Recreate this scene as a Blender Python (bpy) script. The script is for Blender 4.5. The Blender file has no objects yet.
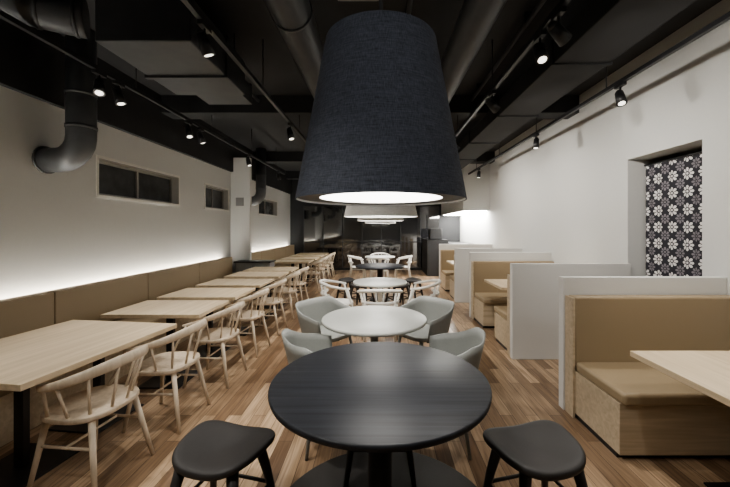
import bpy, bmesh, math, random
from mathutils import Vector, Matrix, Euler
random.seed(4)
S=bpy.context.scene
D=bpy.data
# ------------------------------------------------------------ materials
def newmat(name):
    m=D.materials.new(name); m.use_nodes=True
    nt=m.node_tree; b=nt.nodes['Principled BSDF']
    return m,nt,b
def N(nt,t,**k):
    n=nt.nodes.new(t)
    for a,v in k.items(): setattr(n,a,v)
    return n
def plain(name,col,rough=.5,metal=0,bump=0,bscale=60,var=0.06,spec=.5,ior=None):
    m,nt,b=newmat(name)
    tc=N(nt,'ShaderNodeTexCoord'); no=N(nt,'ShaderNodeTexNoise'); no.inputs['Scale'].default_value=bscale
    nt.links.new(tc.outputs['Object'],no.inputs['Vector'])
    mx=N(nt,'ShaderNodeMix',data_type='RGBA')
    mx.inputs[6].default_value=tuple(c*(1-var) for c in col)+(1,)
    mx.inputs[7].default_value=tuple(min(1,c*(1+var)) for c in col)+(1,)
    nt.links.new(no.outputs['Fac'],mx.inputs[0]); nt.links.new(mx.outputs[2],b.inputs['Base Color'])
    b.inputs['Roughness'].default_value=rough; b.inputs['Metallic'].default_value=metal
    b.inputs['Specular IOR Level'].default_value=spec
    if ior: b.inputs['IOR'].default_value=ior
    if bump:
        bp=N(nt,'ShaderNodeBump'); bp.inputs['Strength'].default_value=bump; bp.inputs['Distance'].default_value=.01
        nt.links.new(no.outputs['Fac'],bp.inputs['Height']); nt.links.new(bp.outputs[0],b.inputs['Normal'])
    return m
def grain(name,c1,c2,rough=.45,scale=(40,1.5,40),spec=.5,bump=.05):
    m,nt,b=newmat(name)
    tc=N(nt,'ShaderNodeTexCoord'); mp=N(nt,'ShaderNodeMapping'); mp.inputs['Scale'].default_value=scale
    no=N(nt,'ShaderNodeTexNoise'); no.inputs['Scale'].default_value=1; no.inputs['Detail'].default_value=6; no.inputs['Distortion'].default_value=.6
    r=N(nt,'ShaderNodeValToRGB'); r.color_ramp.elements[0].position=.3; r.color_ramp.elements[1].position=.7
    r.color_ramp.elements[0].color=c1+(1,); r.color_ramp.elements[1].color=c2+(1,)
    L=nt.links.new
    L(tc.outputs['Object'],mp.inputs[0]); L(mp.outputs[0],no.inputs['Vector']); L(no.outputs['Fac'],r.inputs[0]); L(r.outputs[0],b.inputs['Base Color'])
    bp=N(nt,'ShaderNodeBump'); bp.inputs['Strength'].default_value=bump; bp.inputs['Distance'].default_value=.01
    L(no.outputs['Fac'],bp.inputs['Height']); L(bp.outputs[0],b.inputs['Normal'])
    b.inputs['Roughness'].default_value=rough; b.inputs['Specular IOR Level'].default_value=spec
    return m
def emis(name,col,st):
    m,nt,b=newmat(name)
    b.inputs['Base Color'].default_value=col+(1,)
    b.inputs['Emission Color'].default_value=col+(1,); b.inputs['Emission Strength'].default_value=st
    return m
WHITE=plain('white_plaster',(.63,.635,.62),.8,bump=.03,bscale=30,var=.02)
PART=plain('partition_paint',(.69,.685,.665),.6,var=.015)
BLACKP=plain('black_ceiling_paint',(.031,.032,.034),.75,bscale=3,var=.2)
DUCT=plain('dark_metal_duct',(.068,.071,.076),.45,metal=.3,bscale=8,var=.2)
DUCT2=plain('grey_metal_duct',(.12,.125,.13),.42,metal=.3,bscale=8,var=.2)
METAL=plain('black_metal',(.020,.020,.021),.4)
STOOLM=plain('black_stool_wood',(.045,.042,.041),.5,bump=.03,spec=.4)
TAN=plain('tan_vinyl',(.345,.268,.172),.5,bump=.06,bscale=220,var=.03)
GREY=plain('grey_shell',(.27,.28,.265),.5)
WCH=plain('white_lacquer',(.72,.71,.67),.4)
TOPW=plain('offwhite_laminate',(.50,.51,.485),.4)
STEEL=plain('grey_cabinet',(.25,.25,.25),.4)
ASH=grain('ash_table_wood',(.57,.455,.305),(.73,.605,.44),.42,(25,1.2,25))
CHW=grain('ash_chair_wood',(.55,.46,.35),(.70,.60,.48),.45,(30,30,4))
OAKB=grain('bench_base_wood',(.45,.37,.26),(.59,.49,.36),.5,(2,30,30))
BTOP=grain('black_stained_wood',(.015,.016,.020),(.031,.034,.041),.46,(1.3,38,10),bump=.10,spec=.35)
LED=emis('led_strip_emit',(1,.97,.91),28)
DIFF=emis('pendant_diffuser_emit',(1,.97,.92),4)
SPOTE=emis('spot_lens_emit',(1,.95,.85),1.6)
GLOSS=plain('black_gloss_panel',(.020,.020,.022),.05,var=.1,bscale=4,ior=2.4)
GLASS=plain('dark_window_glass',(.085,.088,.09),.12,bscale=6,var=.6)
FRAME=plain('window_frame_metal',(.30,.29,.27),.4)
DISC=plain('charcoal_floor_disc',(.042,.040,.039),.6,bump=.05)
def fabric(name,c1,c2,rough=.85):
    m,nt,b=newmat(name); L=nt.links.new
    tc=N(nt,'ShaderNodeTexCoord')
    a=N(nt,'ShaderNodeTexNoise'); a.inputs['Scale'].default_value=1; a.inputs['Detail'].default_value=3
    m1=N(nt,'ShaderNodeMapping'); m1.inputs['Scale'].default_value=(18,18,300)
    c=N(nt,'ShaderNodeTexNoise'); c.inputs['Scale'].default_value=1; c.inputs['Detail'].default_value=3
    m2=N(nt,'ShaderNodeMapping'); m2.inputs['Scale'].default_value=(260,260,12)
    L(tc.outputs['Object'],m1.inputs[0]); L(tc.outputs['Object'],m2.inputs[0]); L(m1.outputs[0],a.inputs['Vector']); L(m2.outputs[0],c.inputs['Vector'])
    ad=N(nt,'ShaderNodeMath',operation='ADD'); L(a.outputs['Fac'],ad.inputs[0]); L(c.outputs['Fac'],ad.inputs[1])
    mr=N(nt,'ShaderNodeMapRange'); mr.inputs[1].default_value=.72; mr.inputs[2].default_value=1.28; L(ad.outputs[0],mr.inputs[0])
    mx=N(nt,'ShaderNodeMix',data_type='RGBA'); mx.inputs[6].default_value=c1+(1,); mx.inputs[7].default_value=c2+(1,)
    L(mr.outputs[0],mx.inputs[0]); L(mx.outputs[2],b.inputs['Base Color'])
    b.inputs['Roughness'].default_value=rough
    bp=N(nt,'ShaderNodeBump'); bp.inputs['Strength'].default_value=.25; bp.inputs['Distance'].default_value=.004
    L(ad.outputs[0],bp.inputs['Height']); L(bp.outputs[0],b.inputs['Normal'])
    return m
NAVY=fabric('navy_linen',(.026,.031,.042),(.082,.092,.118))
LINEN=fabric('white_linen',(.55,.54,.52),(.75,.74,.70))
def floormat():
    m,nt,b=newmat('oak_plank_floor'); L=nt.links.new
    tc=N(nt,'ShaderNodeTexCoord'); mp=N(nt,'ShaderNodeMapping'); mp.inputs['Rotation'].default_value=(0,0,math.radians(90))
    L(tc.outputs['Object'],mp.inputs[0])
    k=N(nt,'ShaderNodeTexBrick'); k.offset=.37; k.offset_frequency=2
    k.inputs['Scale'].default_value=1; k.inputs['Brick Width'].default_value=.9; k.inputs['Row Height'].default_value=.10
    k.inputs['Mortar Size'].default_value=.0018; k.inputs['Bias'].default_value=.0
    k.inputs['Color1'].default_value=(.185,.115,.068,1); k.inputs['Color2'].default_value=(.58,.43,.29,1); k.inputs['Mortar'].default_value=(.07,.045,.028,1)
    L(mp.outputs[0],k.inputs['Vector'])
    g=N(nt,'ShaderNodeTexNoise'); g.inputs['Scale'].default_value=1; g.inputs['Detail'].default_value=7; g.inputs['Distortion'].default_value=1.2
    m2=N(nt,'ShaderNodeMapping'); m2.inputs['Scale'].default_value=(38,2.2,1); L(tc.outputs['Object'],m2.inputs[0]); L(m2.outputs[0],g.inputs['Vector'])
    r=N(nt,'ShaderNodeValToRGB'); r.color_ramp.elements[0].position=.32; r.color_ramp.elements[1].position=.68
    r.color_ramp.elements[0].color=(.60,.56,.53,1); r.color_ramp.elements[1].color=(1.12,1.12,1.12,1); L(g.outputs['Fac'],r.inputs[0])
    mu=N(nt,'ShaderNodeMix',data_type='RGBA',blend_type='MULTIPLY'); mu.inputs[0].default_value=1
    L(k.outputs['Color'],mu.inputs[6]); L(r.outputs[0],mu.inputs[7]); L(mu.outputs[2],b.inputs['Base Color'])
    b.inputs['Roughness'].default_value=.28
    bp=N(nt,'ShaderNodeBump'); bp.inputs['Strength'].default_value=.15; bp.inputs['Distance'].default_value=.004; bp.invert=True
    L(k.outputs['Fac'],bp.inputs['Height']); L(bp.outputs[0],b.inputs['Normal'])
    return m
FLOOR=floormat()
def norenmat():
    m,nt,b=newmat('noren_flower_fabric'); L=nt.links.new
    tc=N(nt,'ShaderNodeTexCoord'); sp=N(nt,'ShaderNodeSeparateXYZ'); L(tc.outputs['Object'],sp.inputs[0])
    def M(op,a,bb=None):
        n=N(nt,'ShaderNodeMath',operation=op)
        for i,v in enumerate((a,bb)):
            if v is None: continue
            if isinstance(v,(int,float)): n.inputs[i].default_value=v
            else: L(v,n.inputs[i])
        return n.outputs[0]
    def flower(oy,oz,T,R,n):
        u=M('SUBTRACT',M('FRACT',M('ADD',M('DIVIDE',sp.outputs[1],T),oy+10)),.5)
        v=M('SUBTRACT',M('FRACT',M('ADD',M('DIVIDE',sp.outputs[2],T),oz+10)),.5)
        r=M('SQRT',M('ADD',M('MULTIPLY',u,u),M('MULTIPLY',v,v)))
        th=M('ARCTAN2',v,u)
        lobe=M('ABSOLUTE',M('COSINE',M('MULTIPLY',th,n/2)))
        edge=M('MULTIPLY',M('ADD',M('MULTIPLY',lobe,.35),.65),R)
        inn=M('LESS_THAN',r,edge)
        slit=M('GREATER_THAN',lobe,.38)
        ring=M('GREATER_THAN',r,R*.36)
        dot=M('LESS_THAN',r,R*.2)
        return M('MAXIMUM',M('MULTIPLY',M('MULTIPLY',inn,slit),ring),dot)
    f1=flower(0,0,.18,.35,8); f2=flower(.5,.5,.18,.30,8)
    a=N(nt,'ShaderNodeMix',data_type='RGBA'); a.inputs[6].default_value=(.030,.030,.038,1); a.inputs[7].default_value=(.22,.205,.225,1); L(f2,a.inputs[0])
    c=N(nt,'ShaderNodeMix',data_type='RGBA'); c.inputs[7].default_value=(.70,.69,.68,1); L(f1,c.inputs[0]); L(a.outputs[2],c.inputs[6])
    L(c.outputs[2],b.inputs['Base Color']); b.inputs['Roughness'].default_value=.85
    return m
NOREN=norenmat()
# ------------------------------------------------------------ mesh builder
class MB:
    def __init__(s): s.bm=bmesh.new(); s.mats=[]
    def mi(s,m):
        if m not in s.mats: s.mats.append(m)
        return s.mats.index(m)
    def face(s,vs,m,sm=False):
        try:
            f=s.bm.faces.new(vs); f.material_index=s.mi(m); f.smooth=sm; return f
        except ValueError: return None
    def box(s,lo,hi,m,bev=0):
        x0,y0,z0=lo; x1,y1,z1=hi
        v=[s.bm.verts.new(p) for p in [(x0,y0,z0),(x1,y0,z0),(x1,y1,z0),(x0,y1,z0),(x0,y0,z1),(x1,y0,z1),(x1,y1,z1),(x0,y1,z1)]]
        fs=[s.face([v[i] for i in q],m) for q in [(3,2,1,0),(4,5,6,7),(0,1,5,4),(1,2,6,5),(2,3,7,6),(3,0,4,7)]]
        if bev:
            es=list({e for f in fs for e in f.edges})
            k=s.mi(m)
            r=bmesh.ops.bevel(s.bm,geom=es,offset=bev,segments=3,profile=.5,affect='EDGES',material=k)
            for f in r['faces']: f.smooth=True
    def tube(s,pts,rad,m,seg=12,sec=None,caps=True):
        pts=[Vector(p) for p in pts]; n=len(pts)
        if not isinstance(rad,(list,tuple)): rad=[rad]*n
        rings=[]; ref=None
        for i,p in enumerate(pts):
            t=(pts[min(i+1,n-1)]-pts[max(i-1,0)]).normalized()
            if sec: u=t.cross(Vector((0,0,1))).normalized(); w=Vector((0,0,1))
            else:
                if ref is None: ref=Vector((0,0,1)) if abs(t.z)<.9 else Vector((1,0,0))
                u=t.cross(ref).normalized(); w=u.cross(t).normalized(); ref=w
            a,b=(sec if sec else (1,1))
            rings.append([s.bm.verts.new(p+u*math.cos(2*math.pi*k/seg)*rad[i]*a+w*math.sin(2*math.pi*k/seg)*rad[i]*b) for k in range(seg)])
        for i in range(n-1):
            for k in range(seg):
                s.face([rings[i][k],rings[i][(k+1)%seg],rings[i+1][(k+1)%seg],rings[i+1][k]],m,True)
        if caps: s.face(rings[0],m); s.face(rings[-1][::-1],m)
    def lathe(s,prof,m,c=(0,0,0),seg=64,caps=(False,False),smooth=True):
        rings=[[s.bm.verts.new((c[0]+r*math.cos(2*math.pi*k/seg),c[1]+r*math.sin(2*math.pi*k/seg),c[2]+z)) for k in range(seg)] for r,z in prof]
        for i in range(len(rings)-1):
            for k in range(seg):
                s.face([rings[i][k],rings[i][(k+1)%seg],rings[i+1][(k+1)%seg],rings[i+1][k]],m,smooth)
        if caps[0]: s.face(rings[0],m)
        if caps[1]: s.face(rings[-1][::-1],m)
    def slab(s,fn,m,z0,z1,seg=48,rnd=.006):
        lv=[(1-rnd*4,z0),(1,z0+rnd),(1,z1-rnd),(1-rnd*2,z1)]
        rings=[[s.bm.verts.new((fn(2*math.pi*k/seg)[0]*q,fn(2*math.pi*k/seg)[1]*q,z)) for k in range(seg)] for q,z in lv]
        for i in range(3):
            for k in range(seg): s.face([rings[i][k],rings[i][(k+1)%seg],rings[i+1][(k+1)%seg],rings[i+1][k]],m,True)
        s.face(rings[0][::-1],m); s.face(rings[-1],m)
    def mesh(s,name):
        bmesh.ops.recalc_face_normals(s.bm,faces=s.bm.faces[:])
        me=D.meshes.new(name); s.bm.to_mesh(me); s.bm.free()
        for m in s.mats: me.materials.append(m)
        return me
def put(name,me,loc=(0,0,0),rz=0,parent=None):
    o=D.objects.new(name,me); S.collection.objects.link(o); o.location=loc; o.rotation_euler=(0,0,math.radians(rz))
    if parent: o.parent=parent
    return o
def box(name,lo,hi,m,bev=0):
    c=[(a+b)/2 for a,b in zip(lo,hi)]
    b=MB(); b.box([a-q for a,q in zip(lo,c)],[a-q for a,q in zip(hi,c)],m,bev); return put(name,b.mesh(name),c)
# ------------------------------------------------------------ room
XL,XR,YB,YE,ZC=-3.25,2.9,-2.0,12.2,3.45
box('floor',(XL-.2,YB-.2,-.1),(5.0,YE+.2,0),FLOOR)
box('ceiling',(XL-.2,YB-.2,ZC),(5.0,YE+.2,ZC+.1),BLACKP)
def wallholes(name,x0,x1,holes,m,z1=ZC,y0=YB,y1=YE):
    b=MB(); y=y0
    for (a,c,za,zb) in holes:
        b.box((x0,y,0),(x1,a,z1),m)
        if za>0: b.box((x0,a,0),(x1,c,za),m)
        b.box((x0,a,zb),(x1,c,z1),m); y=c
    b.box((x0,y,0),(x1,y1,z1),m); return put(name,b.mesh(name))
wins=[(3.88,5.42,1.90,2.33),(6.25,7.2,1.90,2.33),(9.0,10.6,1.90,2.33)]
wallholes('wall_left',XL-.2,XL,wins,WHITE,z1=2.74)
box('wall_left_upper',(XL-.2,YB,2.74),(XL+.06,YE,ZC),BLACKP)
wallholes('wall_right',XR,XR+.26,[(3.03,3.94,0,2.32)],WHITE)
box('wall_end',(XL-.2,YE,0),(XR+.26,YE+.1,ZC),BLACKP)
box('wall_behind',(XL-.2,YB-.1,0),(XR+.26,YB,ZC),WHITE)
b=MB(); b.box((XR+.26,2.5,0),(4.9,2.6,2.6),WHITE); b.box((XR+.26,4.4,0),(4.9,4.5,2.6),WHITE); b.box((4.8,2.6,0),(4.9,4.4,2.6),WHITE); b.box((XR+.26,2.6,2.5),(4.8,4.4,2.6),WHITE)
put('wall_corridor',b.mesh('wall_corridor'))
for i,(a,c,z0,z1) in enumerate(wins):
    b=MB(); t=.035; xo,xi=XL-.14,XL-.10
    b.box((xo,a,z0),(xi,c,z0+t),FRAME); b.box((xo,a,z1-t),(xi,c,z1),FRAME)
    for yy in (a,(a+c)/2-t/2,c-t): b.box((xo-.003,yy,z0+t),(xi+.004,yy+t,z1-t),FRAME)
    b.box((xo+.01,a+t,z0+t),(xo+.02,c-t,z1-t),GLASS)
    b.box((XL-.098,a,z0-.012),(XL+.015,c,z0+.004),WCH)
    b.box((XL,a-.03,z1),(XL+.012,c+.03,z1+.03),WCH); b.box((XL,a-.03,z0-.03),(XL+.012,c+.03,z0-.0125),WCH)
    b.box((XL,a-.03,z0-.0125),(XL+.012,a,z1),WCH); b.box((XL,c,z0-.0125),(XL+.012,c+.03,z1),WCH)
    put('window_%d'%(i+1),b.mesh('window'))
b=MB(); ny=40
for half,(ya,yb) in enumerate([(3.05,3.485),(3.49,3.92)]):
    cols=[]
    for k in range(ny+1):
        y=ya+(yb-ya)*k/ny; x=.006*math.sin(k*.55+half)
        cols.append([b.bm.verts.new((x,y-3.48,z)) for z in (.62,1.2,1.8,2.24)])
    for k in range(ny):
        for j in range(3): b.face([cols[k][j],cols[k+1][j],cols[k+1][j+1],cols[k][j+1]],NOREN,True)
b.tube([(0,-.45,2.25),(0,.46,2.25)],.012,METAL)
put('noren_curtain',b.mesh('noren'),(XR+.2,3.48,0))
b=MB()
for k in range(7):
    x0=-2.75+k*.7; b.box((x0+.012,YE-.05,.08),(x0+.688,YE-.03,2.3),GLOSS)
    b.box((x0-.012,YE-.07,.08),(x0+.012,YE-.001,2.3),DUCT)
b.box((-2.75,YE-.065,0),(2.15,YE-.001,.08),METAL); b.box((-2.75,YE-.07,2.3),(2.15,YE-.001,2.36),METAL); b.box((-2.75,YE-.06,1.0),(2.15,YE-.05,1.03),METAL)
put('glazed_screen',b.mesh('gloss_panel'))
b=MB(); b.box((2.2,8.9,1.98),(XR-.002,12.1,ZC-.002),WHITE); b.box((2.27,9.0,1.965),(2.85,12.0,1.98),LED)
put('trim_soffit',b.mesh('soffit'))
b=MB(); b.box((2.2,9.3,0),(2.85,12.0,1.0),PART); b.box((2.15,9.25,1.0),(2.88,12.05,1.04),METAL); b.box((1.5,10.6,0),(2.15,12.0,1.15),METAL); b.box((1.6,10.8,1.15),(2.0,11.2,1.5),METAL,.02)
put('service_counter',b.mesh('service_counter'))
b=MB(); b.box((XL,7.32,0),(-2.83,7.42,3.05),WHITE); b.box((-3.13,7.30,2.0),(-2.96,7.32,2.18),STEEL,.005)
put('dividing_panel',b.mesh('divider'))
b=MB(); b.box((-3.0,6.96,.05),(-2.28,7.28,.80),STEEL,.005); b.box((-3.02,6.94,.80),(-2.26,7.30,.83),METAL); 
for k in range(2): b.box((-2.98+k*.36,6.945,.1),(-2.65+k*.36,6.96,.76),GREY,.003)
b.box((-2.9,6.97,0),(-2.4,7.25,.05),METAL)
put('service_cabinet',b.mesh('cabinet'))
# ------------------------------------------------------------ ceiling services
b=MB()
for y,xe in ((4.9,XR),(8.5,XR),(11.4,2.19)): b.box((XL+.06,y,3.2),(xe,y+.3,ZC),BLACKP)
put('ceiling_beam',b.mesh('beam'))
b=MB(); b.box((1.55,YB+.01,2.99),(2.05,8.8,3.19),BLACKP,.01)
for k in range(8): b.box((1.53,-1.2+k*1.4,2.975),(2.07,-1.16+k*1.4,3.195),BLACKP)
put('rectangular_duct',b.mesh('rduct'))
b=MB(); b.box((-2.08,2.45,2.88),(-1.38,3.45,3.22),DUCT,.01); b.box((-2.10,3.0,2.86),(-1.36,3.04,3.24),DUCT)
b.box((-1.98,3.45,2.95),(-1.48,3.9,3.15),DUCT)
for p in ((-2,2.6),(-1.45,2.6),(-2,3.35),(-1.45,3.35)): b.tube([(p[0],p[1],3.2),(p[0],p[1],3.45)],.008,METAL,6)
put('ventilation_unit',b.mesh('vent'))
b=MB(); b.box((-.30,1.95,3.12),(.0,2.38,3.40),STEEL,.01); b.box((-.28,1.97,3.11),(-.02,2.36,3.121),GREY)
for k in range(6): b.box((-.27,2.0+k*.06,3.104),(-.03,2.02+k*.06,3.111),METAL)
b.tube([(-.15,2.16,3.39),(-.15,2.16,3.45)],.02,METAL)
put('ceiling_junction_box',b.mesh('junction_box'))  # grey junction box with slatted underside
def duct(name,pts,r,n=10):
    P=[Vector(p) for p in pts]; out=[]
    for i in range(len(P)-1):
        p0=P[max(i-1,0)];p1=P[i];p2=P[i+1];p3=P[min(i+2,len(P)-1)]
        for k in range(n):
            t=k/n; out.append(.5*((2*p1)+(p2-p0)*t+(2*p0-5*p1+4*p2-p3)*t*t+(3*p1-p0-3*p2+p3)*t**3))
    out.append(P[-1]); b=MB()
    b.tube(out,r,DUCT,20)
    for i in range(2,len(out)-2,5):
        d=(out[i+1]-out[i]).normalized()*.012; b.tube([out[i]-d,out[i]+d],r*1.06,DUCT,20)
    return put(name,b.mesh(name))
duct('round_duct',[(-2.25,2.58,3.12),(-2.6,2.35,3.12),(-2.98,1.9,3.13),(-3.0,1.0,3.14),(-3.0,-1.9,3.14)],.14)
duct('round_duct',[(-.62,YB+.1,3.04),(-.62,3,3.04),(-.62,6,3.04),(-.62,8,3.04),(-.62,11.3,3.04)],.14,14)
duct('round_duct',[(.72,YB+.1,3.05),(.70,4,3.05),(.68,7,3.05),(.66,11,3.05)],.13,12)
for x,z in ((-1.75,3.35),(.25,3.40),(1.32,3.36),(2.55,3.38)):
    b=MB(); b.tube([(0,-1.9,0),(0,4.85,0)],.022,DUCT,10)
    for k in range(5): b.box((-.03,-1.5+k*1.5,-.005),(.03,-1.47+k*1.5,ZC-z),METAL)
    put('ceiling_conduit',b.mesh('conduit'),(x,0,z))
def elbow(name,y,z):
    b=MB(); X=-2.90; r=.118
    pts=[(X,y,3.44),(X,y,z+.27)]
    for k in range(0,6):
        a=math.radians(18*k); pts.append((X-.22+.22*math.cos(a),y,z+.22-.22*math.sin(a)))
    pts.append((XL+.01,y,z))
    b.tube(pts,r,DUCT2,24)
    for zz in (z+.3,z+.62): b.tube([(X,y,zz),(X,y,zz+.03)],r*1.05,DUCT2,24)
    b.tube([(XL+.001,y,z),(XL+.02,y,z)],r*1.12,DUCT2,24)
    put(name,b.mesh(name))
elbow('exhaust_elbow_duct',3.27,2.18); elbow('exhaust_elbow_duct',8.2,2.17)
ZT=2.93
for x in (-2.5,-1.2,1.15,2.32):
    b=MB(); b.box((-.018,-6.7,-.018),(.018,4.0,.018),METAL)
    for k in range(7): b.tube([(0,-6+k*1.55,.018),(0,-6+k*1.55,ZC-ZT)],.006,METAL,6)
    put('lighting_track',b.mesh('track'),(x,4.8,ZT))
def spot(x,y,tgt,e,ang=70,col=(1,.95,.88)):
    b=MB(); loc=Vector((x,y,ZT-.15)); d=(Vector(tgt)-loc).normalized()
    b.box((-.02,-.06,.10),(.02,.06,.132),METAL,.003); b.tube([(0,0,.10),(0,0,.0)],.008,METAL,8)
    b.tube([-d*.06,d*.075],[.036,.046],METAL,20); b.tube([-d*.085,-d*.06],[.02,.036],METAL,20)
    b.tube([d*.0751,d*.0765],.030,SPOTE,20)
    o=put('track_spotlight',b.mesh('spotlight'),loc)
    l=D.lights.new('spot_beam','SPOT'); l.energy=e; l.spot_size=math.radians(ang); l.spot_blend=1; l.shadow_soft_size=.03; l.color=col
    lo=D.objects.new('spot_beam',l); S.collection.objects.link(lo); lo.parent=o
    lo.location=d*.1; lo.rotation_euler=d.to_track_quat('-Z','Y').to_euler()
for y,ty in ((3.25,2.3),(5.0,4.83),(7.9,7.9),(1.2,1.6)): spot(2.32,y,(2.1,ty,.7),38,75)
for y,ty,tx,tz,e in ((2.17,2.9,2.9,1.7,62),(2.42,1.2,1.2,.3,55),(3.45,4.4,2.9,1.6,65),(5.2,5.8,2.9,1.6,70),(7,7.3,2.9,1.6,75),(.4,1.2,2.9,1.7,50),(8.4,9.3,1.2,.3,120)): spot(1.15,y,(tx,ty,tz),e,125 if tz>1 else 80)  # last spot is added to brighten the far floor
for y,ty in ((2.3,3.2),(4.5,4.2),(6.6,6.4),(8.5,9.6),(.5,1.2)): spot(-1.2,y,(-.5,ty,.2),76,90)
for x,tx in ((-1.2,-.05),(1.15,.05)): spot(x,-.6,(tx,1.75,2.05),32,55,(1,.97,.95))  # added pair out of view behind the camera, brightens the navy pendant shade
for y,ty in ((3.0,2.2),(3.22,3.3),(4.4,4.0),(4.7,5.2),(6.4,6.3),(8.3,8.9),(1.2,1.6)): spot(-2.5,y,(-1.9,ty,.7),40,80)
# ------------------------------------------------------------ left banquette
def banq(y0,y1):
    b=MB(); x=XL+.12
    n=max(1,round((y1-y0)/1.2)); w=(y1-y0)/n
    for k in range(n):
        b.box((x+.001,y0+k*w+.002,.46),(x+.11,y0+(k+1)*w-.002,.93),TAN,.012)
        b.box((x+.11,y0+k*w+.002,.36),(x+.55,y0+(k+1)*w-.002,.46),TAN,.02)
    b.box((x+.02,y0,0),(x+.50,y1,.36),OAKB)
    b.box((XL+.09,y0,0),(x,y1,.92),OAKB)
    b.box((XL+.002,y0,.80),(XL+.09,y1,.82),PART)
    b.box((XL+.02,y0+.02,.82),(XL+.06,y1-.02,.835),LED)
    put('banquette_bench',b.mesh('banquette'))
banq(-1.9,6.9); banq(7.45,11.9)
def pedestal(b,x,y,h,base=.21):
    b.box((x-base,y-base,0),(x+base,y+base,.012),METAL,.003)
    b.box((x-.035,y-.02,.012),(x+.035,y+.02,h),METAL,.003)
    b.box((x-.2,y-.03,h-.015),(x+.2,y+.03,h),METAL)
def rtable(name,cx,cy,wx,wy,rz=0,peds=((0,0),),base=.2):
    b=MB(); b.box((-wx/2,-wy/2,.695),(wx/2,wy/2,.73),ASH,.003)
    for p in peds: pedestal(b,p[0],p[1],.695,base)
    return put(name,b.mesh(name),(cx,cy,0),rz)
rtable('dining_table',-2.23,2.30,.98,1.10,-7,((-.02,-.17),(-.08,.40)),.21)
LT=[3.38,4.15,4.95,5.8,6.55,8.1,8.9,9.7,10.5]
for y in LT: rtable('dining_table',-2.10,y,.90,.62)
# ------------------------------------------------------------ chairs
def arc(r,a0,a1,n,zf,cy=0,ry=None):
    ry=ry or r
    return [(r*math.cos(math.radians(a0+(a1-a0)*k/n)),cy+ry*math.sin(math.radians(a0+(a1-a0)*k/n)),zf(k/n)) for k in range(n+1)]
def sq(w,d,e=3.0):
    def f(t):
        c,s=math.cos(t),math.sin(t)
        return (w*math.copysign(abs(c)**(2/e),c), d*math.copysign(abs(s)**(2/e),s))
    return f
def spindle_chair(m,name,spind=6):
    b=MB()
    b.slab(sq(.215,.205,2.8),m,.425,.455)
    for sx in (-1,1):
        for sy in (-1,1):
            b.tube([(sx*.145,sy*.14,.43),(sx*.205,sy*(.20 if sy>0 else .225),0)],[.019,.012],m,12)
    b.tube([(-.17,0,.27),(.17,0,.27)],.008,m,8)
    for sx in (-1,1): b.tube([(sx*.168,.16,.27),(sx*.168,-.17,.27)],.009,m,8)
    zf=lambda t:.652+.086*math.sin(math.pi*t)**1.5
    pts=arc(.275,168,372,28,zf,0,.255)
    rad=[.6+.9*math.sin(math.pi*(k/28))**.7 for k in range(29)]
    b.tube(pts,rad,m,12,sec=(.013,.0235))
    for k in range(spind):
        t=.12+.76*k/(spind-1); a=math.radians(168+204*t)
        top=(.275*math.cos(a),.255*math.sin(a),zf(t)); bot=(.19*math.cos(a),.18*math.sin(a),.44)
        b.tube([bot,top],[.0085,.0075],m,8)
    for a in (176,364):
        aa=math.radians(a); b.tube([(.185*math.cos(aa),.09,.44),(.272*math.cos(aa),.02,.655)],[.010,.009],m,8)
    return b.mesh(name)
CH=spindle_chair(CHW,'spindle_armchair')
put('spindle_armchair',CH,(-1.77,2.08,0),84); put('spindle_armchair',CH,(-1.70,2.70,0),88)
for i,y in enumerate(LT): put('spindle_armchair',CH,(-1.66,y+.02,0),90+random.uniform(-4,4))
def round_chair(m,name):
    b=MB(); b.slab(sq(.22,.21,2.4),m,.43,.455)
    for sx in (-1,1):
        b.tube([(sx*.24,.20,0),(sx*.215,.17,.44),(sx*.265,.10,.68)],[.012,.017,.013],m,12)
        b.tube([(sx*.20,-.24,0),(sx*.165,-.17,.44),(sx*.20,-.20,.71)],[.012,.017,.013],m,12)
        b.tube([(sx*.22,.17,.40),(sx*.165,-.17,.40)],.011,m,8)
    b.tube([(-.21,.17,.40),(.21,.17,.40)],.011,m,8); b.tube([(-.165,-.17,.40),(.165,-.17,.40)],.011,m,8)
    zf=lambda t:.675+.075*math.sin(math.pi*t)**1.5
    b.tube(arc(.285,150,390,30,zf,0,.265),[.8+.5*math.sin(math.pi*k/30) for k in range(31)],m,12,sec=(.016,.018))
    b.tube(arc(.275,215,325,14,lambda t:.585,0,.25),.014,m,8,sec=(.7,1.6))
    for x in (-.05,.05): b.tube([(x*.6,-.19,.445),(x,-.262,.745)],[.011,.009],m,8)
    return b.mesh(name)
RC=round_chair(WCH,'round_back_armchair')
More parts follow.
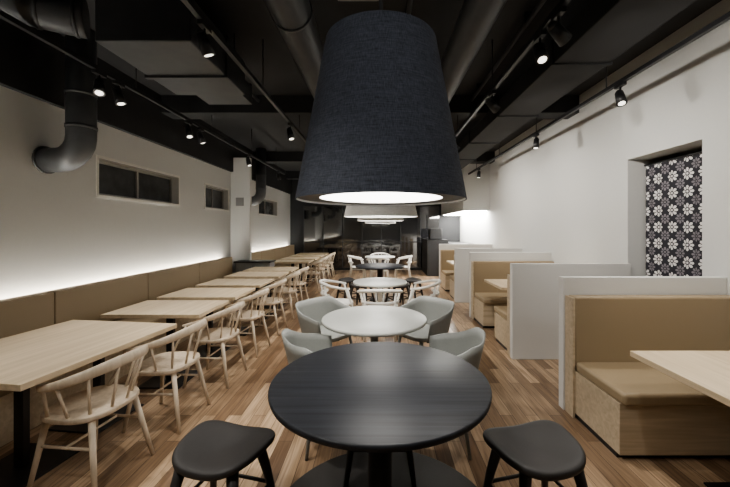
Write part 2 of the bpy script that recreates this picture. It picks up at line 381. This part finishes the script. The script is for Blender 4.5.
def shell_chair(m,leg,name):
    b=MB(); b.slab(sq(.235,.22,3.2),m,.41,.45)
    n=28; t=.012
    def P(k,j,off):
        u=k/n; a=math.radians(150+240*u); s=max(0,math.sin(math.pi*u))
        top=.625+.12*min(1,s*1.25)**1.6; z=.40+(top-.40)*j/5
        fl=.225+.06*(j/5)**.7+off
        c_,s_=math.cos(a),math.sin(a); e=2/3.0
        return (fl*math.copysign(abs(c_)**e,c_),fl*.93*math.copysign(abs(s_)**e,s_)-.03*(j/5),z)
    A=[[b.bm.verts.new(P(k,j,0)) for j in range(6)] for k in range(n+1)]
    B=[[b.bm.verts.new(P(k,j,t)) for j in range(6)] for k in range(n+1)]
    for k in range(n):
        for j in range(5):
            b.face([A[k][j],A[k][j+1],A[k+1][j+1],A[k+1][j]],m,True); b.face([B[k][j],B[k+1][j],B[k+1][j+1],B[k][j+1]],m,True)
        b.face([A[k][5],B[k][5],B[k+1][5],A[k+1][5]],m,True); b.face([A[k][0],A[k+1][0],B[k+1][0],B[k][0]],m,True)
    for k in (0,n):
        for j in range(5): b.face([A[k][j],B[k][j],B[k][j+1],A[k][j+1]],m)
    for sx in (-1,1):
        for sy in (-1,1): b.tube([(sx*.15,sy*.14,.42),(sx*.22,sy*.215,0)],[.017,.011],leg,12)
    return b.mesh(name)
SC=shell_chair(GREY,GREY,'shell_armchair')
def face_to(name,me,x,y,tx,ty,da=0):
    a=math.degrees(math.atan2(ty-y,tx-x))-90+da; put(name,me,(x,y,0),a)
def round_table(name,x,y,r,top,leg,base_r,post=.035,h=.73,th=.028):
    b=MB(); b.lathe([(0.001,h),(r-.008,h),(r-.001,h-.005),(r,h-.012),(r-.004,h-th),(r-.03,h-th-.006),(.001,h-th-.006)],top,seg=96)
    b.lathe([(post+.11,h-th-.006),(post+.11,h-th-.02),(post,h-th-.03),(post,.03),(post+.02,.018),(base_r-.01,.016),(base_r,.008),(base_r,0),(0.001,0)],leg,seg=64)
    return put(name,b.mesh(name),(x,y,0))
round_table('black_round_table',0.0,1.755,.555,BTOP,METAL,.20,.062,.73,.026)
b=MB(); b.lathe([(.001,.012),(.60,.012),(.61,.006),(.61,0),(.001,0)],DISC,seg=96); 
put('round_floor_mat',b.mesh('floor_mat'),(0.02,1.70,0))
D.objects['black_round_table'].location.z=.012
round_table('white_round_table',-.05,2.98,.46,TOPW,GREY,.24)
for x,y,da in ((-.40,2.50,-25),(.46,2.49,25),(-.53,3.50,10),(.43,3.52,-10)): face_to('shell_armchair',SC,x,y,-.05,2.98,da)
round_table('white_round_table',0,5.0,.40,TOPW,WCH,.22)
for x,y in ((-.60,4.88),(.60,4.88),(0,4.38)): face_to('round_back_armchair',RC,x,y,0,5.0)
round_table('black_round_table',0,7.1,.52,BTOP,METAL,.22,.06)
round_table('white_round_table',0,9.4,.42,TOPW,WCH,.22)
for x,y in ((-.62,9.3),(.62,9.3),(-.05,8.78),(.0,10.05)): face_to('round_back_armchair',RC,x,y,0,9.4)
# ------------------------------------------------------------ stools
def stool():
    b=MB(); seg=56; W,Dp=.222,.185
    def f(t):
        c,s=math.cos(t),math.sin(t); e=2/2.9
        x=W*math.copysign(abs(c)**e,c); y=Dp*math.copysign(abs(s)**e,s)
        return x*(1+.14*(y/Dp)), y-.008*math.cos(math.pi*x/W)*(1 if y>0 else 0)
    def zt(x,y): return .445+.026*(x/W)**2-.014*math.exp(-((x/.1)**2+(y/.1)**2))+.004*(y/Dp)
    rings=[]
    ctr=b.bm.verts.new((0,0,zt(0,0)))
    for q in (.25,.5,.75,.9,.965,.99): 
        rings.append([b.bm.verts.new((f(2*math.pi*k/seg)[0]*q,f(2*math.pi*k/seg)[1]*q,zt(f(2*math.pi*k/seg)[0]*q,f(2*math.pi*k/seg)[1]*q)-(.0 if q<.95 else (.003 if q<.98 else .010)))) for k in range(seg)])
    for q,dz in ((1,.020),(.985,.033),(.93,.042),(.6,.048)):
        rings.append([b.bm.verts.new((f(2*math.pi*k/seg)[0]*q,f(2*math.pi*k/seg)[1]*q,zt(f(2*math.pi*k/seg)[0],f(2*math.pi*k/seg)[1])*1-dz)) for k in range(seg)])
    for k in range(seg): b.face([ctr,rings[0][k],rings[0][(k+1)%seg]],STOOLM,True)
    for i in range(len(rings)-1):
        for k in range(seg): b.face([rings[i][k],rings[i+1][k],rings[i+1][(k+1)%seg],rings[i][(k+1)%seg]],STOOLM,True)
    b.face(rings[-1],STOOLM)
    for sx in (-1,1):
        for sy in (-1,1):
            b.tube([(sx*.135,sy*.10,.42),(sx*.165,sy*.135,.25),(sx*.20,sy*.175,0)],[.028,.022,.014],STOOLM,14)
    for sy in (-1,1): b.tube([(-.175,sy*.145,.19),(.175,sy*.145,.19)],.009,STOOLM,8)
    for sx in (-1,1): b.tube([(sx*.175,-.145,.19),(sx*.175,.145,.19)],.009,STOOLM,8)
    return b.mesh('low_stool')
ST=stool()
put('low_stool',ST,(-.78,1.665,0),-14); put('low_stool',ST,(.77,1.665,0),14); put('low_stool',ST,(0,2.14,0.012),180)
for x,y,a in ((-.66,6.95,-60),(.66,6.95,60),(-.35,6.42,-25),(.35,6.42,25)): put('low_stool',ST,(x,y,0),a)
# ------------------------------------------------------------ pendants
def pendant(name,x,y,zb,rb,rt,h,mat,inner,e,rd=None):
    b=MB()
    b.lathe([(rb,0),(rt,h)],mat,seg=96); b.lathe([(rb-.006,0.001),(rt-.006,h-.001)],inner,seg=96)
    b.lathe([(rb,0),(rb-.006,.001)],mat,seg=96); b.lathe([(rt,h),(.03,h+.002)],mat,seg=96)
    b.tube([(0,0,h),(0,0,ZC-zb)],.012,METAL,10); b.lathe([(.001,ZC-zb),(.07,ZC-zb),(.07,ZC-zb-.04),(.001,ZC-zb-.04)],METAL,seg=32)
    if rd:
        b.lathe([(rb-.007,.012),(rd,.012)],METAL,seg=96); b.lathe([(rd,.012),(.001,.012)],DIFF,seg=96); zl=.008; ls=rd*1.9
    else:
        b.lathe([(rb-.012,.030),(.001,.030)],DIFF,seg=64); zl=.024; ls=rb*1.6
    o=put(name,b.mesh(name),(x,y,zb))
    l=D.lights.new('pendant_bulb','AREA'); l.shape='DISK'; l.size=ls; l.energy=e; l.color=(1,.96,.90)
    lo=D.objects.new('pendant_bulb',l); S.collection.objects.link(lo); lo.parent=o; lo.location=(0,0,zl)
    return o
INN=plain('lamp_inner_white',(.8,.8,.78),.7)
pendant('navy_pendant_lamp',0.005,1.755,1.662,.435,.285,.81,NAVY,INN,5,.315)
pendant('white_pendant_lamp',0.01,3.95,1.65,.43,.30,.6,LINEN,INN,6)
pendant('white_pendant_lamp',0.01,6.2,1.65,.43,.30,.6,LINEN,INN,8)
pendant('white_pendant_lamp',0.01,9.3,1.65,.43,.30,.6,LINEN,INN,14)
# ------------------------------------------------------------ right booths
X0=1.53
def partition(y):
    b=MB(); b.box((X0,y,0),(XR-.001,y+.075,1.107),PART,.004)
    put('booth_partition',b.mesh('partition'))
def booth_bench(yb,d):
    b=MB()
    def bx(x0,x1,a,c,z0,z1,m,bev=0):
        ya,yc=sorted((yb+d*a,yb+d*c)); b.box((x0,ya,z0),(x1,yc,z1),m,bev)
    xs=X0+.03; xe=XR-.005
    bx(xs,xe,.004,.12,.40,.965,TAN,.015)
    bx(xs,xe,.12,.66,.375,.455,TAN,.022)
    bx(xs,xe,.004,.62,.04,.375,OAKB,.002)
    bx(xs+.01,xe,.03,.58,0,.04,METAL)
    bx(xs-.018,xs,.004,.12,.0,.96,OAKB,.002)
    put('booth_bench',b.mesh('booth_bench'))
for y in (2.81,3.89,5.70,6.85,8.66): partition(y)
partition(.55)
booth_bench(2.81,-1); booth_bench(.625,1)
booth_bench(3.965,1); booth_bench(5.70,-1); booth_bench(6.925,1); booth_bench(8.66,-1)
for y in (1.80,4.83,7.8): rtable('booth_table',2.22,y,1.22,.74,0,((-.12,0),(.3,0)) if y>2 else ((-.10,0),(.34,0)),.2)
# ------------------------------------------------------------ world, camera
w=D.worlds.new('World'); S.world=w; w.use_nodes=True; w.node_tree.nodes['Background'].inputs[0].default_value=(.02,.022,.03,1)
cam=D.cameras.new('camera'); co=D.objects.new('camera',cam); S.collection.objects.link(co); S.camera=co
co.location=(0,0,1.52); co.rotation_euler=(math.radians(90),0,0); cam.sensor_width=36; cam.lens=16.6
cam.shift_x=-15/730; cam.shift_y=-15.5/730; cam.clip_start=.05
S.view_settings.view_transform='AgX'
S.view_settings.look='AgX - Medium High Contrast'
S.view_settings.exposure=0.5
